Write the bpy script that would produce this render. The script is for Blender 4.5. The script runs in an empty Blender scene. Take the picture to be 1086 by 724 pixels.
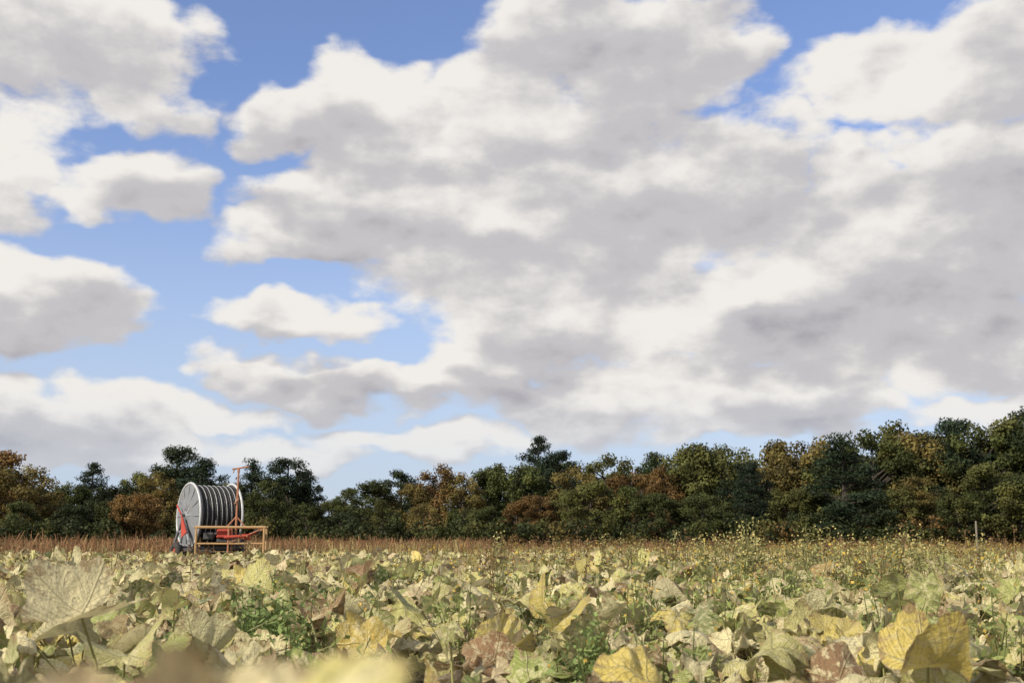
import bpy, math, numpy as np
from mathutils import Vector, Matrix
rng = np.random.default_rng(7)
scene = bpy.context.scene
scene.view_settings.view_transform='Standard'
scene.view_settings.look='None'
scene.view_settings.exposure=0

# ------------------------------------------------------------------ camera
F=1164.0; CAMZ=0.85; HOR=576.0
PITCH=math.atan((HOR-362)/F)
cd=bpy.data.cameras.new('camera'); cam=bpy.data.objects.new('camera',cd)
scene.collection.objects.link(cam); scene.camera=cam
cam.location=(0,0,CAMZ); cam.rotation_euler=(math.pi/2+PITCH,0,0)
cd.sensor_width=36; cd.lens=F/1086*36; cd.clip_start=0.05; cd.clip_end=6000
cd.dof.use_dof=True; cd.dof.focus_distance=13; cd.dof.aperture_fstop=5.0

def pdir(px,py):
    x=(px-543)/F; y=(362-py)/F
    f=math.cos(PITCH)-y*math.sin(PITCH); u=math.sin(PITCH)+y*math.cos(PITCH)
    return x,f,u
def P(px,py,Y):
    x,f,u=pdir(px,py); return Vector((x/f*Y,Y,CAMZ+u/f*Y))
def azel(px,py):
    x,f,u=pdir(px,py); return math.atan2(x,f), math.atan2(u,math.hypot(x,f))

# ------------------------------------------------------------------ sun
SUN_EL=math.radians(30); SUN_AZ=math.radians(230)
sd=Vector((math.sin(SUN_AZ)*math.cos(SUN_EL),math.cos(SUN_AZ)*math.cos(SUN_EL),math.sin(SUN_EL)))
sl=bpy.data.lights.new('sun','SUN'); sl.energy=5.0; sl.angle=math.radians(0.5); sl.color=(1,0.92,0.77)
so=bpy.data.objects.new('sun',sl); scene.collection.objects.link(so)
so.rotation_euler=sd.to_track_quat('Z','Y').to_euler(); so.location=(-30,-30,40)

# ------------------------------------------------------------------ world
w=bpy.data.worlds.new('World'); scene.world=w; w.use_nodes=True
nt=w.node_tree; nt.nodes.clear()
def mth(nt,op,a,b=None,c=None,clamp=False):
    n=nt.nodes.new('ShaderNodeMath'); n.operation=op; n.use_clamp=clamp
    for i,v in enumerate((a,b,c)):
        if v is None: continue
        if isinstance(v,(int,float)): n.inputs[i].default_value=v
        else: nt.links.new(v,n.inputs[i])
    return n.outputs[0]
def vm(nt,op,a,b=None,out=0,c=None):
    n=nt.nodes.new('ShaderNodeVectorMath'); n.operation=op
    for i,v in enumerate((a,b,c)):
        if v is None: continue
        if isinstance(v,(tuple,list)): n.inputs[i].default_value=v
        else: nt.links.new(v,n.inputs[i])
    return n.outputs[out]
def sstep(nt,v,a,b,c=0.0,d=1.0):
    n=nt.nodes.new('ShaderNodeMapRange'); n.interpolation_type='SMOOTHSTEP'
    nt.links.new(v,n.inputs[0])
    for i,x in enumerate((a,b,c,d)): n.inputs[i+1].default_value=x
    return n.outputs[0]
def noise(nt,vec,scale,detail,rough,dist=0.0):
    n=nt.nodes.new('ShaderNodeTexNoise')
    nt.links.new(vec,n.inputs['Vector'])
    n.inputs['Scale'].default_value=scale; n.inputs['Detail'].default_value=detail
    n.inputs['Roughness'].default_value=rough; n.inputs['Distortion'].default_value=dist
    return n.outputs[0]
def mixc(nt,f,a,b,mode='MIX'):
    n=nt.nodes.new('ShaderNodeMix'); n.data_type='RGBA'; n.blend_type=mode
    for s,v in ((n.inputs[0],f),(n.inputs[6],a),(n.inputs[7],b)):
        if isinstance(v,(int,float)): s.default_value=v
        elif isinstance(v,(tuple,list)): s.default_value=(*v[:3],1)
        else: nt.links.new(v,s)
    return n.outputs[2]

# clouds: (px,py,rx,ry,weight)
BL=[(70,45,128,66,1.1),(140,108,66,34,1),(15,15,130,60,1),(12,200,62,44,1.1),(160,202,78,42,1.1),(110,222,36,22,.6),
 (48,318,92,46,1.1),(100,345,50,26,1),(325,337,125,20,.85),(270,392,60,28,1.1),(350,404,92,28,1.1),(450,412,75,24,1),
 (60,434,140,34,1.1),(230,438,80,22,.9),(150,475,240,26,.8),(520,398,62,32,1.1),(640,425,155,38,1.1),(820,420,140,34,1.1),
 (290,132,74,34,1.05),(390,118,95,54,1.15),(345,208,88,34,1),(450,190,140,76,1.15),(640,48,145,72,1.1),(560,118,105,62,1.15),
 (740,60,70,52,1.1),(600,250,225,104,1.2),(330,248,120,34,1.05),(740,200,140,98,1.15),(780,325,190,58,1.1),(620,345,155,55,1.1),
 (960,75,130,48,1.1),(1060,60,90,80,1),(980,260,160,86,1.15),(890,190,78,42,1),(1060,180,90,80,1.05),(1040,360,105,52,1.05),(920,350,112,48,1.1),
 (480,465,180,24,.75),(1050,435,120,24,.7),(-120,120,150,90,1),(-150,330,140,70,1),(1250,180,160,140,1),(1250,380,140,50,1),(350,-100,160,50,1),(700,-120,220,80,1),
 (300,480,140,18,.7),(760,452,190,24,.75),(-100,450,150,40,.8)]
tc=nt.nodes.new('ShaderNodeTexCoord'); dirv=tc.outputs['Generated']
g=nt
stre=vm(g,'MULTIPLY',dirv,(1,1,1.7))
nw=g.nodes.new('ShaderNodeTexNoise'); g.links.new(stre,nw.inputs['Vector']); nw.inputs['Scale'].default_value=13; nw.inputs['Detail'].default_value=2.5; nw.inputs['Roughness'].default_value=.55
wv=vm(g,'MULTIPLY',vm(g,'SUBTRACT',nw.outputs['Color'],(.5,.5,.5)),(.13,.075,0))
sp=g.nodes.new('ShaderNodeSeparateXYZ'); g.links.new(dirv,sp.inputs[0])
az=mth(g,'ARCTAN2',sp.outputs[0],sp.outputs[1]); el=mth(g,'ARCSINE',sp.outputs[2])
ws=g.nodes.new('ShaderNodeSeparateXYZ'); g.links.new(wv,ws.inputs[0])
def splat(v):
    c=g.nodes.new('ShaderNodeCombineXYZ')
    for i in range(3): g.links.new(v,c.inputs[i])
    return c.outputs[0]
uu_=mth(g,'ADD',az,ws.outputs[0]); vv_=mth(g,'ADD',el,ws.outputs[1])
def blobs(U,V_):
    acc=None
    for k in range(0,len(BL),3):
        tri=BL[k:k+3]; ae=[azel(b[0],b[1]) for b in tri]
        iu=[F/b[2] for b in tri]; iv=[F/b[3] for b in tri]
        du=vm(g,'MULTIPLY_ADD',U,tuple(iu),0,tuple(-a[0]*i for a,i in zip(ae,iu)))
        dv=vm(g,'MULTIPLY_ADD',V_,tuple(iv),0,tuple(-a[1]*i for a,i in zip(ae,iv)))
        u2=vm(g,'MULTIPLY',du,du); s2=vm(g,'MULTIPLY_ADD',dv,dv,0,u2)
        r=vm(g,'SUBTRACT',tuple(b[4] for b in tri),s2)
        acc=r if acc is None else vm(g,'MAXIMUM',acc,r)
    sx=g.nodes.new('ShaderNodeSeparateXYZ'); g.links.new(acc,sx.inputs[0])
    return mth(g,'SMOOTH_MAX',mth(g,'SMOOTH_MAX',sx.outputs[0],sx.outputs[1],.3),sx.outputs[2],.3)
B0=blobs(splat(uu_),splat(vv_))
OX,OZ=-.008,.018
B1=blobs(splat(mth(g,'ADD',uu_,OX)),splat(mth(g,'ADD',vv_,OZ)))
low=noise(g,stre,2.3,1,.5)
rear=sstep(g,mth(g,'ABSOLUTE',az),.62,.9,-1.0,0.35)
hi=sstep(g,el,.52,.75,-1.0,0.2)
base=mth(g,'ADD',mth(g,'MAXIMUM',rear,hi),mth(g,'MULTIPLY',mth(g,'SUBTRACT',low,.5),3.0))
base=mth(g,'MINIMUM',mth(g,'MAXIMUM',base,-1.0),.8)
f0=noise(g,stre,10.5,7,.57)
f1=noise(g,vm(g,'ADD',stre,(OX,0,OZ*1.7)),10.5,5,.56)
D0=mth(g,'ADD',mth(g,'MAXIMUM',B0,base),mth(g,'MULTIPLY',mth(g,'SUBTRACT',f0,.5),3.0))
relb=mth(nt,'MINIMUM',mth(nt,'MAXIMUM',mth(g,'SUBTRACT',B0,B1),-.9),.9)
rel=mth(g,'MULTIPLY_ADD',mth(g,'SUBTRACT',f0,f1),3.4,relb)
rel=mth(nt,'MINIMUM',mth(nt,'MAXIMUM',rel,-1.0),1.2)
alpha=sstep(nt,D0,-.25,.44)
stre2=vm(nt,'MULTIPLY',dirv,(1,1,2.0))
big=noise(nt,stre2,6.3,3,.55)
sh=mth(nt,'MULTIPLY_ADD',rel,.42,.86)
sh=mth(nt,'MULTIPLY_ADD',mth(nt,'SUBTRACT',big,.5),1.7,sh)
thick=mth(nt,'MAXIMUM',mth(nt,'MINIMUM',D0,1.4),0.0)
sh=mth(nt,'MULTIPLY_ADD',thick,-.23,sh)
cr=nt.nodes.new('ShaderNodeValToRGB'); nt.links.new(sh,cr.inputs[0])
e=cr.color_ramp; e.interpolation='EASE'
e.elements[0].position=0.0; e.elements[0].color=(.37,.36,.395,1)
e.elements[1].position=1.0; e.elements[1].color=(.88,.85,.81,1)
m=e.elements.new(.5); m.color=(.56,.545,.56,1)
sky=nt.nodes.new('ShaderNodeTexSky'); sky.sky_type='NISHITA'; sky.sun_disc=False
sky.sun_elevation=SUN_EL; sky.sun_rotation=SUN_AZ; sky.air_density=1.0; sky.dust_density=.5; sky.ozone_density=2.0
STR=.12
cc=vm(nt,'SCALE',cr.outputs[0]); cc.node.inputs['Scale'].default_value=1/STR
hz=sstep(nt,sp.outputs[2],.0,.15,.50,1.0)
alpha2=mth(nt,'MULTIPLY',alpha,hz)
skyc=mixc(nt,1.0,sky.outputs[0],(1.22,1.22,1.50),'MULTIPLY')
skyc=mixc(nt,sstep(nt,sp.outputs[2],.0,.40,.85,0.07),skyc,(.52/STR,.61/STR,.74/STR))
col=mixc(nt,alpha2,skyc,cc)
bg=nt.nodes.new('ShaderNodeBackground'); bg.inputs[1].default_value=STR
nt.links.new(col,bg.inputs[0])
ow=nt.nodes.new('ShaderNodeOutputWorld'); nt.links.new(bg.outputs[0],ow.inputs[0])
w.cycles.sampling_method='NONE'

# ------------------------------------------------------------------ mesh helper
def mesh_np(name,verts,faces,mat=None,smooth=False,attrs=None,link=True,mats=None,matidx=None):
    me=bpy.data.meshes.new(name)
    verts=np.asarray(verts,np.float32); faces=np.asarray(faces,np.int32)
    k=faces.shape[1]; n=len(faces)
    me.vertices.add(len(verts)); me.vertices.foreach_set('co',verts.ravel())
    me.loops.add(n*k); me.loops.foreach_set('vertex_index',faces.ravel())
    me.polygons.add(n); me.polygons.foreach_set('loop_start',np.arange(0,n*k,k,dtype=np.int32))
    try: me.polygons.foreach_set('loop_total',np.full(n,k,np.int32))
    except Exception: pass
    if matidx is not None: me.polygons.foreach_set('material_index',np.asarray(matidx,np.int32))
    me.update(calc_edges=True)
    me.polygons.foreach_set('use_smooth',np.full(n,smooth,bool))
    if attrs:
        for an,(t,arr) in attrs.items():
            a=me.attributes.new(an,t,'POINT')
            a.data.foreach_set('color' if t=='FLOAT_COLOR' else 'vector',np.asarray(arr,np.float32).ravel())
    for mm in (mats or ([mat] if mat else [])): me.materials.append(mm)
    ob=None
    if link:
        ob=bpy.data.objects.new(name,me); scene.collection.objects.link(ob)
    return me,ob

class MB:
    def __init__(s): s.v=[]; s.f=[]; s.n=0
    def add(s,v,f):
        for a in v: s.v.append(tuple(a))
        for a in f: s.f.append([i+s.n for i in a])
        s.n+=len(v)
    def cyl(s,p0,p1,r0,r1=None,n=12,cap=True):
        r1=r0 if r1 is None else r1
        p0=Vector(p0); p1=Vector(p1); z=(p1-p0).normalized()
        x=z.orthogonal().normalized(); y=z.cross(x); v=[]
        for p,r in ((p0,r0),(p1,r1)):
            for i in range(n):
                a=2*math.pi*i/n; v.append(p+x*r*math.cos(a)+y*r*math.sin(a))
        f=[[i,(i+1)%n,n+(i+1)%n,n+i] for i in range(n)]
        if cap: f+= [list(range(n))[::-1],list(range(n,2*n))]
        s.add(v,f)
    def box(s,c,size,rot=None):
        c=Vector(c); b=min(size)*.12
        import bmesh
        bm=bmesh.new(); bmesh.ops.create_cube(bm,size=1)
        for q in bm.verts: q.co=Vector((q.co.x*size[0],q.co.y*size[1],q.co.z*size[2]))
        bmesh.ops.bevel(bm,geom=bm.edges[:],offset=b,segments=1,affect='EDGES')
        bm.verts.ensure_lookup_table()
        v=[(rot@q.co if rot else q.co)+c for q in bm.verts]; f=[[q.index for q in fa.verts] for fa in bm.faces]
        bm.free(); s.add(v,f)
    def torus(s,c,R,r,nR=48,nr=8):  # axis X
        v=[];f=[]
        for i in range(nR):
            a=2*math.pi*i/nR
            for j in range(nr):
                b=2*math.pi*j/nr; rr=R+r*math.cos(b)
                v.append((c[0]+r*math.sin(b),c[1]+rr*math.cos(a),c[2]+rr*math.sin(a)))
        for i in range(nR):
            for j in range(nr):
                f.append([i*nr+j,((i+1)%nR)*nr+j,((i+1)%nR)*nr+(j+1)%nr,i*nr+(j+1)%nr])
        s.add(v,f)
    def lathe(s,c,prof,n=48):
        v=[];f=[]
        for x,r in prof:
            for i in range(n):
                a=2*math.pi*i/n; v.append((c[0]+x,c[1]+r*math.cos(a),c[2]+r*math.sin(a)))
        for k in range(len(prof)-1):
            for i in range(n): f.append([k*n+i,k*n+(i+1)%n,(k+1)*n+(i+1)%n,(k+1)*n+i])
        s.add(v,f)
    def obj(s,name,mat,parent=None,smooth=False):
        me=bpy.data.meshes.new(name); me.from_pydata(s.v,[],s.f); me.materials.append(mat); me.update()
        if smooth:
            for p in me.polygons: p.use_smooth=len(p.vertices)<=4
        ob=bpy.data.objects.new(name,me); scene.collection.objects.link(ob)
        if parent: ob.parent=parent
        return ob

# ------------------------------------------------------------------ materials
def newmat(name):
    m=bpy.data.materials.new(name); m.use_nodes=True; t=m.node_tree
    b=t.nodes['Principled BSDF']; return m,t,b
def paint(name,col,rough=.5,metal=0.0,dirt=(.16,.12,.08),amt=.5,sc=6):
    m,t,b=newmat(name)
    tc=t.nodes.new('ShaderNodeTexCoord')
    n=noise(t,tc.outputs['Object'],sc,8,.65)
    f=sstep(t,n,.45,.75,0,amt)
    c=mixc(t,f,col,dirt); t.links.new(c,b.inputs['Base Color'])
    b.inputs['Metallic'].default_value=metal
    r=sstep(t,n,.4,.7,rough,min(1,rough+.3)); t.links.new(r,b.inputs['Roughness'])
    return m
M_grey=paint('galvanised_steel',(.22,.23,.25),.6,.3,(.13,.12,.11),.7,4)
M_rim=paint('bright_galvanised_rim',(.52,.53,.54),.45,.2,(.25,.22,.18),.5)
M_dark=paint('dark_steel',(.06,.06,.065),.5)
M_hose=paint('black_pe_hose',(.010,.010,.011),.5,0,(.04,.036,.03),.4)
M_white=paint('hose_highlight',(.55,.55,.55),.45,.3,(.3,.28,.25),.4)  # pale colour for the highlight lines on the black hose
M_red=paint('red_paint',(.42,.05,.03),.6,0,(.18,.08,.05),.5)
M_or=paint('tan_orange_paint',(.44,.27,.12),.6,0,(.28,.19,.11),.7)
M_or2=paint('red_oxide_paint',(.40,.17,.085),.6,0,(.27,.16,.10),.7)
M_tyre=paint('tyre_rubber',(.03,.03,.03),.85)
M_wood=paint('weathered_wood',(.22,.19,.15),.9,0,(.12,.10,.08),.7,20)

def leafmat(name,transl=.25,rough=.5):
    m,t,b=newmat(name)
    a=t.nodes.new('ShaderNodeAttribute'); a.attribute_name='Col'
    u=t.nodes.new('ShaderNodeAttribute'); u.attribute_name='luv'
    geo=t.nodes.new('ShaderNodeNewGeometry')
    s=t.nodes.new('ShaderNodeSeparateXYZ'); t.links.new(u.outputs['Vector'],s.inputs[0])
    n1=noise(t,geo.outputs['Position'],30,5,.65)
    n2=noise(t,geo.outputs['Position'],110,3,.65)
    r=vm(t,'LENGTH',vm(t,'MULTIPLY',u.outputs['Vector'],(1,1,0)),None,1)
    c=a.outputs['Color']
    mil=mth(t,'MULTIPLY',sstep(t,n1,.47,.59,0,.85),mth(t,'MULTIPLY_ADD',s.outputs[2],.75,.25))
    c=mixc(t,mil,c,(.78,.70,.43))
    ed=mth(t,'ADD',r,mth(t,'MULTIPLY',mth(t,'SUBTRACT',n1,.5),2.0))
    c=mixc(t,sstep(t,ed,.85,1.18,0,.72),c,(.30,.18,.08))
    c=mixc(t,sstep(t,n2,.57,.69,0,.55),c,(.13,.085,.04))
    ang=mth(t,'ARCTAN2',s.outputs[0],s.outputs[1])
    vn=mth(t,'ABSOLUTE',mth(t,'SINE',mth(t,'MULTIPLY',ang,2.5)))
    vn=mth(t,'MULTIPLY',vn,r)
    main=sstep(t,vn,.0,.06,1,0)
    side=mth(t,'ABSOLUTE',mth(t,'SINE',mth(t,'ADD',mth(t,'MULTIPLY',r,22),mth(t,'MULTIPLY',vn,-14))))
    sidev=sstep(t,side,.0,.3,.5,0)
    vv=mth(t,'MAXIMUM',main,sidev)
    c=mixc(t,mth(t,'MULTIPLY',vv,.45),c,(.74,.67,.38))
    t.links.new(c,b.inputs['Base Color'])
    b.inputs['Roughness'].default_value=rough
    b.inputs['Specular IOR Level'].default_value=.4
    bp=t.nodes.new('ShaderNodeBump'); bp.inputs['Strength'].default_value=1.0; bp.inputs['Distance'].default_value=.013
    h=mth(t,'ADD',mth(t,'MULTIPLY',vv,-.6),mth(t,'MULTIPLY',n1,1.8)); t.links.new(h,bp.inputs['Height']); t.links.new(bp.outputs[0],b.inputs['Normal'])
    tr=t.nodes.new('ShaderNodeBsdfTranslucent'); t.links.new(c,tr.inputs[0])
    mx=t.nodes.new('ShaderNodeMixShader'); mx.inputs[0].default_value=transl
    t.links.new(b.outputs[0],mx.inputs[1]); t.links.new(tr.outputs[0],mx.inputs[2])
    t.links.new(mx.outputs[0],t.nodes['Material Output'].inputs[0])
    return m
def vcolmat(name,transl=.25,rough=.7,objcol=False):
    m,t,b=newmat(name)
    a=t.nodes.new('ShaderNodeAttribute'); a.attribute_name='Col'; c=a.outputs['Color']
    if objcol:
        oi=t.nodes.new('ShaderNodeObjectInfo')
        c=mixc(t,1.0,c,oi.outputs['Color'],'MULTIPLY')
        geo=t.nodes.new('ShaderNodeNewGeometry')
        n=noise(t,geo.outputs['Position'],.45,3,.6)
        c=mixc(t,sstep(t,n,.5,.75,0,.45),c,mixc(t,1.0,c,(1.7,1.35,.8),'MULTIPLY'))
    t.links.new(c,b.inputs['Base Color']); b.inputs['Roughness'].default_value=rough
    b.inputs['Specular IOR Level'].default_value=.2
    tr=t.nodes.new('ShaderNodeBsdfTranslucent'); t.links.new(c,tr.inputs[0])
    mx=t.nodes.new('ShaderNodeMixShader'); mx.inputs[0].default_value=transl
    t.links.new(b.outputs[0],mx.inputs[1]); t.links.new(tr.outputs[0],mx.inputs[2])
    t.links.new(mx.outputs[0],t.nodes['Material Output'].inputs[0])
    return m
M_leaf=leafmat('squash_leaf'); M_v=vcolmat('plant_matter'); M_tree=vcolmat('tree_foliage',.2,.7,True)
M_bark=paint('bark',(.07,.055,.045),.95,0,(.03,.027,.022),.8,3)

# ------------------------------------------------------------------ ground
m,t,b=newmat('soil'); geo=t.nodes.new('ShaderNodeNewGeometry')
n=noise(t,geo.outputs['Position'],1.3,9,.7); n2=noise(t,geo.outputs['Position'],14,8,.7)
c=mixc(t,sstep(t,n,.4,.65),(.045,.032,.02),(.08,.065,.034)); c=mixc(t,sstep(t,n2,.5,.7,0,.6),c,(.14,.11,.065))
t.links.new(c,b.inputs['Base Color']); b.inputs['Roughness'].default_value=.95
bp=t.nodes.new('ShaderNodeBump'); bp.inputs['Distance'].default_value=.05; t.links.new(n2,bp.inputs['Height']); t.links.new(bp.outputs[0],b.inputs['Normal'])
N=81; xs=np.sign(np.linspace(-1,1,N))*np.abs(np.linspace(-1,1,N))**3*2500
X,Y=np.meshgrid(xs,xs); Z=0.03*np.sin(X*1.3)*np.cos(Y*.9)*(np.hypot(X,Y)<200)
idx=np.arange(N*N).reshape(N,N)
fc=np.stack([idx[:-1,:-1],idx[:-1,1:],idx[1:,1:],idx[1:,:-1]],-1).reshape(-1,4)
mesh_np('field_ground',np.stack([X,Y,Z],-1).reshape(-1,3),fc,m,True)

# ------------------------------------------------------------------ squash leaves
def tmpl(nr,na):
    th=np.linspace(-math.pi,math.pi,na,endpoint=False)
    R=(1+.13*np.cos(5*th))*(1-.55*np.exp(-((np.abs(th)-math.pi)/.25)**2))
    if na>=30: R=R*(1+.035*np.sin(21*th+.6))
    rr=np.linspace(0,1,nr+1)[1:]
    r=(rr[:,None]*R[None,:]); x=r*np.sin(th)[None]; y=r*np.cos(th)[None]
    v=np.concatenate([[[0,0]],np.stack([x,y],-1).reshape(-1,2)])
    f=[]
    for j in range(na):
        j2=(j+1)%na
        f.append([0,1+j,1+j2])
        for k in range(nr-1):
            a=1+k*na; q=[a+j,a+na+j,a+na+j2,a+j2]
            f.append([q[0],q[1],q[2]]); f.append([q[0],q[2],q[3]])
    return v,np.array(f)
PAL=np.array([(.76,.68,.39),(.57,.53,.20),(.32,.36,.10),(.12,.17,.035),(.28,.165,.085),(.66,.53,.14),(.56,.43,.26)])
def patch(x,y,s=1.0,ph=0.0):
    return (np.sin(x*.7*s+1.3*np.sin(y*.5*s)+ph)+np.sin(y*.9*s+1.7*np.cos(x*.4*s)+ph*2)+.7*np.sin(2.1*s*x-1.6*s*y+ph))/2.7
def leaves(x,y,z,size,nr,na,tilt,wts,crum=None,ta=None):
    n=len(x); uv,f=tmpl(nr,na); V=len(uv)
    u=np.broadcast_to(uv[:,0],(n,V)).copy(); v=np.broadcast_to(uv[:,1],(n,V)).copy()
    r=np.hypot(u,v); th=np.arctan2(u,v)
    rn=lambda a,b: rng.uniform(a,b,(n,1))
    if crum is None: crum=rng.beta(1.4,2.2,(n,1))*.28+.025
    h=rn(-.35,.30)*r**2 + rn(-.1,.5)*np.abs(u) + .08*r*np.abs(np.sin(2.5*th))
    for k in (2,3,5,8,12):
        h+=crum*r**1.5*np.sin(k*th+rn(0,6.3)+rn(-2,2)*r)*(1.4/k**.5)
    h+=crum*.6*np.sin(u*rn(3,9)+rn(0,6))*np.sin(v*rn(3,9)+rn(0,6))
    sh=1-.9*crum*r
    u=u*sh; v=v*sh
    kk=rn(.1,2.4)*np.where(rng.random((n,1))<.4,1,.3); uu=np.sin(kk*u)/kk; h2=h-(1-np.cos(kk*u))/kk*np.where(rng.random((n,1))<.5,1,-1)
    kd=rn(.1,1.6); vv=np.sin(kd*v)/kd; h2=h2-(1-np.cos(kd*v))/kd
    L=np.stack([uu,vv,h2],-1)*(size[:,None,None]*.5)
    ya=rng.uniform(0,2*math.pi,n); ti=tilt
    if ta is None: ta=np.where(rng.random(n)<.45,rng.uniform(0,2*math.pi,n),rng.normal(math.pi/2-SUN_AZ,.9,n))
    up=np.stack([np.sin(ti)*np.cos(ta),np.sin(ti)*np.sin(ta),np.cos(ti)],-1)
    t0=np.stack([np.cos(ya),np.sin(ya),np.zeros(n)],-1)
    ax=t0-(t0*up).sum(-1,keepdims=True)*up; ax/=np.linalg.norm(ax,axis=1,keepdims=True)+1e-9
    ay=np.cross(up,ax)
    W=L[...,0:1]*ax[:,None]+L[...,1:2]*ay[:,None]+L[...,2:3]*up[:,None]
    W+=np.stack([x,y,z],-1)[:,None]
    W[...,2]=np.maximum(W[...,2],.01)
    ci=rng.choice(len(PAL),n,p=wts)
    pg=patch(x,y,1.4,4)>.45; sw=rng.random(n)<.35; ci=np.where(pg&sw,rng.choice([2,3,1],n,p=[.45,.2,.35]),ci)
    pb=patch(x,y,1.7,9)>.45; sw=rng.random(n)<.3; ci=np.where(pb&sw,rng.choice([4,6],n),ci)
    ci2=rng.choice(len(PAL),n,p=[.3,.25,.15,.05,.1,.05,.1]); mixf=rng.uniform(0,.3,(n,1))
    c=PAL[ci]*(1-mixf)+PAL[ci2]*mixf; c*=rng.uniform(.68,1.15,(n,1))
    C=np.ones((n,V,4)); C[...,:3]=c[:,None]
    lu=np.zeros((n,V,3)); lu[...,:2]=uv; lu[...,2]=rng.random((n,1))
    Fc=(f[None]+(np.arange(n)*V)[:,None,None]).reshape(-1,3)
    return W.reshape(-1,3),Fc,C.reshape(-1,4),lu.reshape(-1,3)
def wedge(n,y0,y1,half,margin=1.0):
    y=np.sqrt(rng.uniform(y0*y0,y1*y1,n)); x=rng.uniform(-1,1,n)*(y*half+margin); return x,y
parts=[]; off=0
def addp(W,Fc,C,lu):
    global off
    parts.append((W,Fc+off,C,lu)); off+=len(W)
WN=np.array([.34,.25,.11,.05,.11,.06,.08])
n=2800; x,y=wedge(n,1.2,13,.62); hgt=.36+.15*patch(x,y,1.9)
lv=rng.beta(1.8,1.2,n); z=hgt*lv+.02
tall=rng.random(n)<.08; z[tall]+=rng.uniform(.06,.22,tall.sum())
z=np.where(y<2.6,np.minimum(z,.40),z)
s=rng.uniform(.17,.42,n)
addp(*leaves(x,y,z,s,6,44,np.abs(rng.normal(.55,.5,n)).clip(0,1.6),WN)); near=(x,y,z)
n=10500; x,y=wedge(n,13,38,.58); hgt=.39+.12*patch(x,y,1.1); z=hgt*rng.beta(2.2,1.1,n)+.02
tall=rng.random(n)<.05; z[tall]+=rng.uniform(.05,.2,tall.sum())
WM=np.array([.34,.28,.10,.04,.09,.08,.07])
addp(*leaves(x,y,z,rng.uniform(.18,.42,n),2,17,np.abs(rng.normal(.6,.5,n)).clip(0,1.6),WM))
n=23000; x,y=wedge(n,38,98,.60); hgt=.42+.09*patch(x,y,.5); z=hgt*rng.beta(2.6,1,n)
addp(*leaves(x,y,z,rng.uniform(.2,.44,n),1,7,np.abs(rng.normal(.7,.5,n)).clip(0,1.6),np.array([.26,.36,.13,.04,.05,.12,.04])))
W=np.concatenate([p[0] for p in parts]); Fc=np.concatenate([p[1] for p in parts]); C=np.concatenate([p[2] for p in parts]); LU=np.concatenate([p[3] for p in parts])
# the dry leaves standing right in front of the lens (out of focus in the photo)
rng_main=rng; rng=np.random.default_rng(5)
tgt=[(110,.46,706,(.74,.64,.36)),(215,.42,680,(.60,.48,.28)),(320,.42,692,(.78,.70,.26)),(165,.47,712,(.76,.66,.38)),(268,.46,706,(.72,.62,.34))]
pp=np.array([tuple(P(a_,770,d_)) for a_,d_,_,_ in tgt])
w4,f4,c4,l4=leaves(pp[:,0],pp[:,1],pp[:,2],np.array([.085,.08,.085,.09,.09]),6,48,np.array([.5,.6,.6,.45,.5]),np.array([.6,0,0,0,.15,0,.25]),np.full((5,1),.06),np.array([-2.2,-1.9,-2.3,-2.0,-2.4]))
w4=w4.reshape(5,-1,3); c4=c4.reshape(5,-1,4)
for i,(a_,d_,ty,cc_) in enumerate(tgt):
    # set the height of each leaf so that its top stands where the plant's does
    w4[i,:,2]+= P(a_,ty,d_).z-w4[i,:,2].max(); c4[i,:,:3]=cc_
    pp[i,2]=w4[i,:,2].mean()
w4=w4.reshape(-1,3); c4=c4.reshape(-1,4); rng=rng_main
mesh_np('squash_leaves',np.concatenate([W,w4]),np.concatenate([Fc,f4+len(W)]),M_leaf,True,{'Col':('FLOAT_COLOR',np.concatenate([C,c4])),'luv':('FLOAT_VECTOR',np.concatenate([LU,l4]))})

def stems(p0,p1,r0,r1,bend,cols,seg=4):
    n=len(p0); k=np.linspace(0,1,seg+1)
    pts=p0[:,None]*(1-k)[None,:,None]+p1[:,None]*k[None,:,None]+bend[:,None]*(np.sin(k*math.pi))[None,:,None]
    rad=(r0[:,None]*(1-k)[None]+r1[:,None]*k[None])
    a=np.arange(3)*2*math.pi/3
    ring=np.stack([np.cos(a),np.sin(a),np.zeros(3)],-1)
    v=pts[:,:,None]+rad[:,:,None,None]*ring[None,None]
    V=(seg+1)*3
    f=[]
    for s_ in range(seg):
        for j in range(3):
            f.append([s_*3+j,s_*3+(j+1)%3,s_*3+3+(j+1)%3,s_*3+3+j])
    f=np.array(f); Fq=(f[None]+(np.arange(n)*V)[:,None,None]).reshape(-1,4)
    C=np.ones((n,V,4)); C[...,:3]=cols[:,None]
    return v.reshape(-1,3),Fq,C.reshape(-1,4)
x,y,z=near
x=np.concatenate([x,pp[:,0]]); y=np.concatenate([y,pp[:,1]]); z=np.concatenate([z,pp[:,2]]); n=len(x)
p1=np.stack([x,y,z],-1); p0=np.stack([x+rng.normal(0,.12,n),y+rng.normal(0,.12,n),np.full(n,-.02)],-1)
sc=np.array([.42,.40,.16])*rng.uniform(.6,1.2,(n,1))
v1,f1_,c1=stems(p0,p1,rng.uniform(.006,.010,n),rng.uniform(.004,.006,n),np.stack([rng.normal(0,.03,n),rng.normal(0,.03,n),np.zeros(n)],-1),sc)
nv=400; vx,vy=wedge(nv,1.5,13,.6); a=rng.uniform(0,6.3,nv); ln=rng.uniform(.5,1.6,nv)
q0=np.stack([vx,vy,rng.uniform(.03,.25,nv)],-1); q1=q0+np.stack([np.cos(a)*ln,np.sin(a)*ln,rng.uniform(-.1,.2,nv)],-1)
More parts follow.
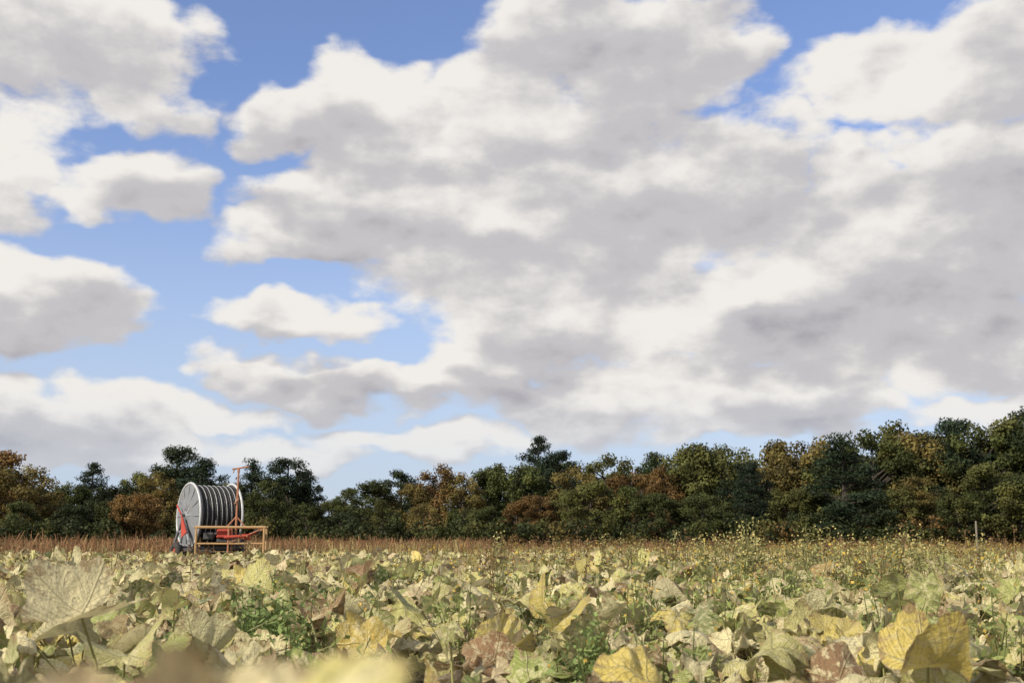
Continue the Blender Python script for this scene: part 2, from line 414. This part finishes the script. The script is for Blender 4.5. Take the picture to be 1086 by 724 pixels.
v2,f2_,c2=stems(q0,q1,np.full(nv,.010),np.full(nv,.006),rng.normal(0,.1,(nv,3)),np.array([.38,.34,.15])*rng.uniform(.6,1.2,(nv,1)),8)
mesh_np('squash_vines',np.concatenate([v1,v2]),np.concatenate([f1_,f2_+len(v1)]),M_v,True,{'Col':('FLOAT_COLOR',np.concatenate([c1,c2]))})

def quads(cen,nrm,sx,sy,cols):
    n=len(cen); nrm=nrm/(np.linalg.norm(nrm,axis=1,keepdims=True)+1e-9)
    r=rng.normal(0,1,(n,3)); ax=np.cross(nrm,r); ax/=np.linalg.norm(ax,axis=1,keepdims=True)+1e-9; ay=np.cross(nrm,ax)
    v=np.stack([cen-ax*sx[:,None],cen-ay*sy[:,None],cen+ax*sx[:,None],cen+ay*sy[:,None]],1)
    f=np.arange(n*4).reshape(n,4); C=np.ones((n,4,4)); C[...,:3]=cols[:,None]
    return v.reshape(-1,3),f,C.reshape(-1,4)
def joinq(lst):
    vs=[];fs=[];cs=[];o=0
    for v,f,c in lst: vs.append(v);fs.append(f+o);cs.append(c);o+=len(v)
    return np.concatenate(vs),np.concatenate(fs),np.concatenate(cs)

# ------------------------------------------------------------------ weeds
def weeds(name,x,y,h,nst,nfl,nlf,flc,gc,fs=.016,lw=1.0,spread=.16,sr=.006):
    n=len(x); base=np.stack([x,y,np.zeros(n)],-1)
    P0=np.repeat(base,nst,0); H=np.repeat(h,nst)*rng.uniform(.65,1.05,n*nst); sp=rng.normal(0,spread,(n*nst,2))*H[:,None]
    P1=P0+np.stack([sp[:,0],sp[:,1],H],-1); m_=len(P0)
    L=[stems(P0,P1,np.full(m_,sr),np.full(m_,sr*.5),rng.normal(0,.03,(m_,3)),gc*rng.uniform(.7,1.3,(m_,1)),3)]
    k=rng.uniform(.4,1,(m_,nlf,1)); q=P0[:,None]*(1-k)+P1[:,None]*k+rng.normal(0,.045,(m_,nlf,3)); q=q.reshape(-1,3)
    L.append(quads(q,rng.normal(0,1,(len(q),3))+[0,0,.8],lw*rng.uniform(.006,.018,len(q)),lw*rng.uniform(.015,.045,len(q)),gc*rng.uniform(.6,1.5,(len(q),1))))
    if nfl:
        q=(P1[:,None]+rng.normal(0,.06,(m_,nfl,3))).reshape(-1,3)
        cc_=np.array(flc)*rng.uniform(.6,1.1,(len(q),1))
        for _ in range(2):
            L.append(quads(q+rng.normal(0,.004,q.shape),rng.normal(0,1,q.shape)+[0,-.6,.3],rng.uniform(fs*.6,fs*1.3,len(q)),rng.uniform(fs*.6,fs*1.3,len(q)),cc_))
    v,f,c=joinq(L); return mesh_np(name,v,f,M_v,False,{'Col':('FLOAT_COLOR',c)})
def weedpos(n,y0,y1,bias):
    x,y=wedge(n*4,y0,y1,.6); u=x/y; pr=1/(1+np.exp(-(u-bias)*9)); pr*=(.2+.8*(patch(x,y,.6,2)>-.1))
    k=rng.random(len(x))<pr; return x[k][:n],y[k][:n]
x,y=weedpos(1500,10,62,.06)
weeds('yellow_wildflowers',x,y,rng.uniform(.5,.82,len(x))+.12*(rng.random(len(x))<.15)+.08*(y>30),3,2,9,(.66,.46,.09),np.array([.27,.27,.10]),.014)
x,y=weedpos(260,5,13,.04)
weeds('green_weeds',x,y,rng.uniform(.42,.64,len(x)),3,1,16,(.6,.42,.1),np.array([.22,.25,.085]),.010)
x,y=wedge(1500,10,75,.6); k=rng.random(1500)<np.where(x/y>-.05,1,.5); x,y=x[k],y[k]
weeds('dry_dock_stalks',x,y,rng.uniform(.64,1.02,len(x))+.14*(y>35),2,8,6,(.24,.14,.07),np.array([.27,.18,.085]),.016,1.3,.12,.008)
tx=[(790,556,17),(800,568,16),(782,562,17),(793,573,16),(860,560,18),(868,566,17),(852,569,18),(525,564,20),(528,572,19),(660,570,22),(885,569,20),(710,571,22),(965,566,20),(635,570,21),(770,570,18),(1040,570,20),(920,573,20),(1000,572,19),(740,574,20),(970,578,17),(600,575,20)]
for _ in range(38):
    q=rng.uniform(640,1086)*.75+rng.uniform(480,1086)*.25; tx.append((q,rng.uniform(571,582),rng.uniform(14,26)))
pts=[P(a,b_,c_) for a,b_,c_ in tx]
weeds('tall_weeds',np.array([p.x for p in pts]),np.array([p.y for p in pts]),np.array([p.z for p in pts])*1.04,4,5,32,(.64,.54,.22),np.array([.25,.24,.10]),.016,1.25,.11,.009)
pts=[(P(270,640,6.5).x+rng.normal(0,.16),6.5+rng.normal(0,.25)) for _ in range(9)]+[(P(300,610,11).x+rng.normal(0,.3),11+rng.normal(0,.4)) for _ in range(6)]+[(P(620,660,5).x+rng.normal(0,.12),5+rng.normal(0,.3)) for _ in range(4)]
pts=np.array(pts); weeds('fat_hen_weeds',pts[:,0],pts[:,1],rng.uniform(.38,.6,len(pts)),4,0,50,None,np.array([.18,.24,.08]),lw=.8)

# ------------------------------------------------------------------ dry grass
def grass(x,y,h,wd,col):
    n=len(x); lean=rng.normal(0,.16,(n,2))*h[:,None]; a=rng.uniform(0,math.pi,n)
    b0=np.stack([x,y,np.zeros(n)],-1); d=np.stack([np.cos(a),np.sin(a),np.zeros(n)],-1)*wd[:,None]
    mid=b0+np.stack([lean[:,0]*.35,lean[:,1]*.35,h*.6],-1); tp=b0+np.stack([lean[:,0],lean[:,1],h],-1)
    v=np.stack([b0-d,b0+d,mid+d*.9,mid-d*.9,tp-d*.5,tp+d*.5],1)
    f=np.array([[0,1,2,3],[3,2,5,4]]); f=(f[None]+(np.arange(n)*6)[:,None,None]).reshape(-1,4)
    C=np.ones((n,6,4)); C[...,:3]=(col)[:,None]
    return v.reshape(-1,3),f,C.reshape(-1,4)
n=34000; x,y=wedge(n,46,98,.62); u=x/y
pt=patch(x,y,.35)+.7*patch(x,y,1.1,1)
h=(.50+.30*rng.random(n))*(1+.32*pt)+np.where(u<-.02,.30,.0)+np.where(rng.random(n)<.06,.3,0)
k=(rng.random(n)<np.where(u<-.02,1,.35)*(.5+.5*(pt>-.2))); x,y,h,pt=x[k],y[k],h[k],pt[k]; n=len(x)
gcol=np.where(pt[:,None]>-.1,np.array([[.28,.15,.075]]),np.array([[.34,.27,.12]]))*rng.uniform(.6,1.3,(n,1))
v,f,c=grass(x,y,h,rng.uniform(.008,.03,n),gcol)
mesh_np('dry_grass',v,f,M_v,False,{'Col':('FLOAT_COLOR',c)})

# ------------------------------------------------------------------ trees
def tube_np(p0,p1,r0,r1,n=7):
    z=p1-p0; z=z/np.linalg.norm(z); a=np.array([1,0,0]) if abs(z[0])<.8 else np.array([0,1,0])
    x=np.cross(z,a); x/=np.linalg.norm(x); y=np.cross(z,x); t=np.arange(n)*2*math.pi/n
    ring=np.cos(t)[:,None]*x+np.sin(t)[:,None]*y
    v=np.concatenate([p0+ring*r0,p1+ring*r1]); f=np.array([[i,(i+1)%n,n+(i+1)%n,n+i] for i in range(n)])
    return v,f,np.ones((2*n,4))*[.9,.9,.9,1]
def make_tree(kind,seed):
    global rng
    old=rng; rng=np.random.default_rng(seed)
    L=[];wood=[];cl=[]
    if kind=='broad':
        K=72
        main=rng.normal(0,1,(6,3)); main/=np.linalg.norm(main,axis=1,keepdims=True)
        for i in range(K):
            d=rng.normal(0,1,3); d/=np.linalg.norm(d); bump=1+.34*np.max(main@d)**3-.14
            rr=rng.uniform(.55,1)**.6*bump
            c=np.array([d[0]*3.9*rr,d[1]*3.9*rr,6.4+d[2]*4.7*rr])
            if c[2]<1.0: c[2]=rng.uniform(1,2.2)
            cl.append((c,rng.uniform(.6,1.3),np.array([1,1,.8])))
        tr=[np.array([0,0,-.2]),np.array([.1,.05,2.2]),np.array([.0,.2,5]),np.array([.2,.1,9])]
        ra=[.38,.30,.2,.06]
    elif kind=='pine':
        for lev in range(12):
            zz=1.6+lev*.88; rad=(3.3*(1-(lev/12.5))**.75+.25)
            for j in range(max(3,int(10-lev*.5))):
                a=rng.uniform(0,6.3); rr=rad*rng.uniform(.3,1.1)
                cl.append((np.array([rr*math.cos(a),rr*math.sin(a),zz+rng.normal(0,.25)+.1*rr]),rng.uniform(.65,1.05),np.array([1.15,1.15,.55])))
        cl.append((np.array([0,0,11.6]),.45,np.array([.6,.6,1.4])))
        tr=[np.array([0,0,-.2]),np.array([.05,0,4]),np.array([.1,0,8]),np.array([.05,0,11.8])]; ra=[.3,.24,.15,.04]
    else:
        for i in range(78):
            a=rng.uniform(0,6.3); k=rng.random(); zz=2.6+k*8.6; rad=3.5*math.sqrt(max(.02,1-((k-.32)/.72)**2))
            rr=rad*rng.uniform(.15,1.05)**.8; cl.append((np.array([rr*math.cos(a),rr*math.sin(a),zz]),rng.uniform(.55,1.0),np.array([1.1,1.1,.75])))
        tr=[np.array([0,0,-.2]),np.array([.2,.1,4]),np.array([-.1,.2,8]),np.array([.1,.1,11])]; ra=[.32,.26,.17,.05]
    for i in range(3): wood.append(tube_np(tr[i],tr[i+1],ra[i],ra[i+1]))
    for i in range(0,len(cl),2):
        c=cl[i][0]; zz=max(1.2,min(10.5,c[2]-abs(np.hypot(c[0],c[1]))*(.6 if kind=='broad' else .1)-.2)); b0=np.array([0.05,.05,zz])
        if np.linalg.norm(c-b0)>.4: wood.append(tube_np(b0,c,.09,.03,5))
    for c,r,sc in cl:
        nn=int(170*r**1.5) if kind=='broad' else int(125*r)
        d=rng.normal(0,1,(nn,3)); d/=np.linalg.norm(d,axis=1,keepdims=True)
        rr=r*rng.uniform(.35,1.15,(nn,1))
        p=c+d*rr*sc
        shade=rng.uniform(.55,1.45)
        if kind=='broad':
            s1=rng.uniform(.08,.17,nn); s2=rng.uniform(.08,.17,nn); nr=d*1.0+rng.normal(0,.5,(nn,3))
        else:
            s1=rng.uniform(.04,.08,nn); s2=rng.uniform(.15,.30,nn); nr=d*.6+rng.normal(0,.7,(nn,3))+[0,0,.4]
        L.append(quads(p,nr,s1,s2,np.ones((nn,3))*shade*rng.uniform(.75,1.25,(nn,1))))
    v,f,c=joinq(L); wv,wf,wc=joinq(wood)
    mi=np.concatenate([np.zeros(len(f)),np.ones(len(wf))])
    me,_=mesh_np(kind,np.concatenate([v,wv]),np.concatenate([f,wf+len(v)]),None,False,{'Col':('FLOAT_COLOR',np.concatenate([c,wc]))},False,[M_tree,M_bark],mi)
    rng=old
    return me
TB=[make_tree('broad',i) for i in (1,2,3,4,5)]; TP=[make_tree('pine',i) for i in (11,12)]; TS=[make_tree('scots',i) for i in (21,22,23)]
G1=(.050,.060,.018);G2=(.084,.088,.026);G3=(.034,.044,.017);RU=(.140,.085,.030);YB=(.130,.104,.033);PN=(.020,.032,.016);PN2=(.034,.048,.020)
def place(px,top,Yd,kind,col,wf=1.0):
    p=P(px,top,Yd); h=p.z
    me={'b':TB,'p':TP,'s':TS}[kind]; me=me[rng.integers(len(me))]
    nm={'b':'oak_tree','p':'spruce_tree','s':'pine_tree'}[kind]
    ob=bpy.data.objects.new(nm,me); scene.collection.objects.link(ob)
    s_=h/(12.0 if kind=='p' else 11.5); ws=s_*wf
    ob.location=(p.x,Yd,0); ob.scale=(ws,ws,s_); ob.rotation_euler=(0,0,rng.uniform(0,6.3))
    j=rng.uniform(.8,1.3); ob.color=(col[0]*j,col[1]*j,col[2]*j,1)
T=[(-8,476,118,'b',RU,1.1),(24,484,116,'b',YB,1),(55,509,128,'b',G1,1),(78,505,130,'b',G1,.9),(100,490,135,'p',PN,.9),(125,505,128,'b',G3,1),(150,500,130,'b',G2,.9),
(172,502,112,'b',YB,.85),(190,475,135,'s',PN2,1.1),(215,488,132,'s',PN,1.1),(243,505,128,'b',G2,1),(268,489,130,'p',PN,1.0),(285,512,124,'b',G1,1),(305,487,128,'s',PN,1.1),(322,499,130,'s',PN2,.9),
(350,529,135,'b',G2,1.2),(372,520,128,'b',G1,1.1),(400,509,124,'b',G1,1.1),(425,498,130,'s',PN2,1),(440,512,125,'b',YB,1),(465,495,126,'b',RU,1),(490,507,124,'b',YB,1),
(518,496,128,'b',G1,.9),(545,485,126,'b',G1,.9),(571,462,130,'p',PN,.85),(592,477,128,'s',PN,.9),(615,496,120,'b',YB,1),(640,484,126,'b',G2,1),(668,492,122,'b',RU,1),(692,482,124,'s',PN2,.9),
(705,496,118,'b',RU,.9),(735,474,120,'b',G2,1),(762,463,120,'b',G2,1),(790,492,112,'s',PN,1.1),(815,484,118,'b',YB,1),(845,457,120,'b',YB,1),(872,475,118,'b',G2,1),(893,464,103,'p',PN,1.4),
(925,460,114,'b',G1,1),(955,450,116,'b',G2,1),(985,449,114,'b',YB,1),(1012,446,112,'s',PN,1),(1040,454,110,'b',G1,1),(1068,443,110,'b',G2,1),(1092,434,108,'s',PN2,1.1)]
for a in T: place(*a)
fr=[(30,530,G1),(75,530,G3),(120,525,G1),(148,522,RU),(205,532,G2),(240,530,G1),(330,530,G1),(365,538,G3),(405,530,G2),(450,538,YB),(488,532,G1),(515,535,G1),(545,527,RU),(575,525,RU),(600,520,G2),(630,512,G2),(665,520,G1),(705,522,G1),(740,518,G1),(800,498,PN),(840,512,G2),(865,512,G3),(915,515,G1),(950,512,G2),(975,508,YB),(1012,514,G1),(1040,490,G2),(1080,500,G1)]
cols=[G1,G3,RU,YB,G2,G1,G3,G2,G1,G1]
for i,(a,b_,c_) in enumerate(fr): place(a+rng.uniform(-5,5),b_+rng.uniform(-4,4),104 if a<1000 else 98,'p' if c_==PN else ('b' if rng.random()<.88 else 's'),c_,1.15)
def interp_top(px):
    xs_=[-700,-300,0,60,190,300,350,460,570,750,900,1086,1400,1900]; ys=[490,480,485,510,488,498,530,505,482,476,466,446,440,440]
    return float(np.interp(px,xs_,ys))
for px in np.arange(-420,1520,30):
    inside=-30<px<1110
    place(px+rng.uniform(-10,10),interp_top(px)+rng.uniform(12,26),150,'b',[G1,G3,G2,PN2][rng.integers(4)],1.25)
    if not inside:
        place(px+rng.uniform(-10,10),interp_top(px)+rng.uniform(-5,12),125,'bbs'[rng.integers(3)],cols[rng.integers(len(cols))],1.1)
L=[]
nb=560; bx=rng.uniform(-110,110,nb); by=rng.uniform(97,103,nb); bz=rng.uniform(.4,2.6,nb)
nb2=300; bx=np.concatenate([bx,rng.uniform(-150,150,nb2)]); by=np.concatenate([by,rng.uniform(136,146,nb2)]); bz=np.concatenate([bz,rng.uniform(.4,5.0,nb2)])
nb3=420; bx=np.concatenate([bx,np.linspace(-190,190,nb3)]); by=np.concatenate([by,rng.uniform(154,160,nb3)]); bz=np.concatenate([bz,rng.uniform(.5,2.4,nb3)])
br=np.concatenate([rng.uniform(.7,1.4,nb),rng.uniform(1.4,2.3,nb2),rng.uniform(1.8,2.4,nb3)]); nb+=nb2+nb3
bc=np.array([G1,G3,G2,YB,RU])[rng.choice(5,nb,p=[.35,.35,.15,.08,.07])]
for i in range(nb):
    nn=120; d=rng.normal(0,1,(nn,3)); d/=np.linalg.norm(d,axis=1,keepdims=True); r=br[i]
    p=np.array([bx[i],by[i],bz[i]])+d*r*rng.uniform(.4,1.1,(nn,1))*[1,1,.8]; p[:,2]=np.abs(p[:,2])
    k_=1.0 if r<1.4 else 2.0
    L.append(quads(p,d+rng.normal(0,.6,(nn,3)),k_*rng.uniform(.08,.18,nn),k_*rng.uniform(.08,.18,nn),bc[i]*rng.uniform(.6,1.3,(nn,1))))
v,f,c=joinq(L); mesh_np('woodland_understory',v,f,M_v,False,{'Col':('FLOAT_COLOR',c)})

# ------------------------------------------------------------------ hose reel irrigator
RY=43.0; rp=P(222,552,RY)
root=bpy.data.objects.new('irrigation_hose_reel',None); scene.collection.objects.link(root)
root.location=(rp.x,RY,.04); root.rotation_euler=(0,0,math.radians(36)); root.scale=(1.03,1.03,1.03)
CZ=1.78; R=1.22; HW=.80
a=MB(); a2=MB()
for sgn in (-1,1):
    x0=sgn*HW
    a2.torus((x0,0,CZ),R,.045,64,8)
    a.lathe((x0,0,CZ),[(0,R),(sgn*.015,R-.05),(sgn*.02,.95),(sgn*.10,.55),(sgn*.12,.2),(sgn*.16,.18),(sgn*.16,.01)],64)
    for i in range(12):
        t_=2*math.pi*i/12; cs,sn=math.cos(t_),math.sin(t_)
        a.cyl((x0+sgn*.12,.2*cs,CZ+.2*sn),(x0+sgn*.02,(R-.03)*cs,CZ+(R-.03)*sn),.022,.015,6)
a.obj('drum_flanges',M_grey,root,True); a2.obj('flange_rims',M_rim,root,True)
a=MB()
nC=17
for i in range(nC):
    x0=-HW+.06+i*(2*HW-.12)/(nC-1); a.torus((x0,0,CZ),R-.11,.046,64,10)
a.lathe((0,0,CZ),[(-HW+.01,.98),(HW-.01,.98)],48)
a.obj('hose_coils',M_hose,root,True)
a=MB()  # thin pale rings added between coils, modelling the hose's gloss highlights
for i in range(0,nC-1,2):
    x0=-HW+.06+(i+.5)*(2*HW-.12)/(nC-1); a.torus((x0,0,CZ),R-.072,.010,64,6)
a.obj('hose_highlight_rings',M_white,root,True)
a=MB()
for sgn in (-1,1):
    x0=sgn*(HW+.2)
    a.cyl((x0,0,CZ),(x0,-.85,.72),.055,.055,8); a.cyl((x0,0,CZ),(x0,.85,.72),.055,.055,8)
    a.cyl((x0,-.85,.72),(x0,.85,.72),.05,.05,8); a.cyl((x0,-.42,1.22),(x0,.42,1.22),.035,.035,8)
a.obj('drum_supports',M_grey,root)
a=MB()
a.add([(-HW-.28,.05,CZ+.12),(-HW-.28,-.60,1.18),(-HW-.28,-.1,1.0),(-HW-.25,.05,CZ+.12),(-HW-.25,-.60,1.18),(-HW-.25,-.1,1.0)],[[0,1,2],[5,4,3],[0,3,4,1],[1,4,5,2],[2,5,3,0]])
a.cyl((-HW-.27,.1,CZ+.1),(-HW-.27,.55,CZ+.42),.03,.03,8)
a.obj('drum_drive_guard',M_red,root)
a=MB()
a.cyl((-HW-.27,0,CZ),(HW+.27,0,CZ),.09,.09,16)
a.box((0,0,.62),(2.1,.14,.14))
for yy in (-.8,.8): a.box((0,yy,.62),(2.15,.12,.12))
for xx in (-1.0,1.0): a.box((xx,0,.56),(.12,2.3,.12))
a.cyl((-1.3,0,.42),(1.3,0,.42),.05,.05,10)
a.cyl((-1.0,.7,.56),(0,2.6,.5),.05,.05,8); a.cyl((1.0,.7,.56),(0,2.6,.5),.05,.05,8); a.cyl((0,2.6,.6),(0,2.6,0),.04,.04,8)
a.box((-.9,-1.25,.3),(.1,.1,.6)); a.box((.9,-1.25,.3),(.1,.1,.6)); a.box((-.9,-1.25,.03),(.35,.35,.05)); a.box((.9,-1.25,.03),(.35,.35,.05))
a.obj('chassis',M_dark,root)
for i,sx_ in enumerate((-1.22,1.22)):
    a=MB(); a.torus((sx_,0,.42),.31,.115,40,12); a.obj('tyre_%d'%(i+1),M_tyre,root,True)
    a=MB(); a.lathe((sx_,0,.42),[(-.07,.01),(-.07,.12),(-.04,.22),(-.08,.25),(.08,.25),(.04,.22),(.07,.12),(.07,.01)],32); a.obj('wheel_rim_%d'%(i+1),M_red,root,True)
A=math.radians(-29); ca,sa=math.cos(A),math.sin(A)
OY=-1.45
def Q(x,y,z): y=y+OY; x=x-.28; return (x*ca-y*sa,x*sa+y*ca,z)
a=MB()
r_=.036
for yy in (-.45,.45):
    a.cyl(Q(.05,yy,1.36),Q(2.55,yy,1.36),r_+.012,None,8)
    a.cyl(Q(.1,yy,.78),Q(2.5,yy,.78),r_,None,8)
    for xx in (.12,2.5): a.cyl(Q(xx,yy,1.36),Q(xx,yy,.0),r_+.008,None,8)
for xx in (.12,1.25,2.5): a.cyl(Q(xx,-.45,1.36),Q(xx,.45,1.36),r_,None,8)
a.obj('gun_trolley_frame',M_or,root)
a=MB()
for yy in (-.45,.45):
    a.cyl(Q(1.25,yy,1.36),Q(1.25,yy,.0),r_,None,8); a.cyl(Q(1.25,yy,.80),Q(2.48,yy,1.33),.025,None,8)
a.cyl(Q(1.45,0,.8),Q(1.45,0,3.40),.042,.034,10)
a.cyl(Q(1.45,0,1.75),Q(1.8,0,1.36),.025,None,8); a.cyl(Q(1.45,0,1.75),Q(1.1,0,1.36),.025,None,8)
a.obj('gun_mast',M_or2,root)
a=MB()
a.cyl(Q(1.45,0,3.36),Q(1.45,0,3.50),.05,.04,12); a.cyl(Q(1.22,0,3.46),Q(1.82,0,3.56),.035,.025,10); a.cyl(Q(1.3,0,3.44),Q(1.25,0,3.32),.02,None,8)
a.cyl(Q(1.35,-.06,2.2),Q(1.52,-.06,2.4),.02,None,8)
a.obj('rain_gun',M_or2,root)
a=MB()
a.box(Q(1.05,-.1,1.14),(.5,.32,.32),Matrix.Rotation(A,3,'Z')); a.cyl(Q(1.1,-.5,1.0),Q(1.9,-.5,1.06),.06,.05,12); a.cyl(Q(1.9,-.5,1.06),Q(2.2,-.3,1.18),.05,.04,12)
a.box(Q(1.85,-.3,1.02),(.3,.15,.2)); a.obj('pump_gearbox',M_red,root)
a=MB()
a.box(Q(1.3,.1,.90),(1.0,.5,.12),Matrix.Rotation(A,3,'Z')); a.cyl(Q(2.2,.3,1.2),Q(2.2,-.3,1.2),.1,.1,14); a.cyl(Q(.75,0,1.3),Q(.75,0,1.62),.05,.05,10)
a.cyl(Q(.3,.2,.95),Q(1.0,.3,1.25),.06,.06,10); a.box(Q(.5,.0,1.05),(.35,.3,.25),Matrix.Rotation(A,3,'Z'))
a.obj('trolley_deck',M_dark,root)

p=P(1034,553,50)
a=MB(); a.cyl((p.x,50,0),(p.x+.04,50,p.z),.05,.04,9); a.cyl((p.x+.04,50,p.z),(p.x+.04,50,p.z+.04),.04,.02,9); a.obj('fence_post',M_wood)
print('done')
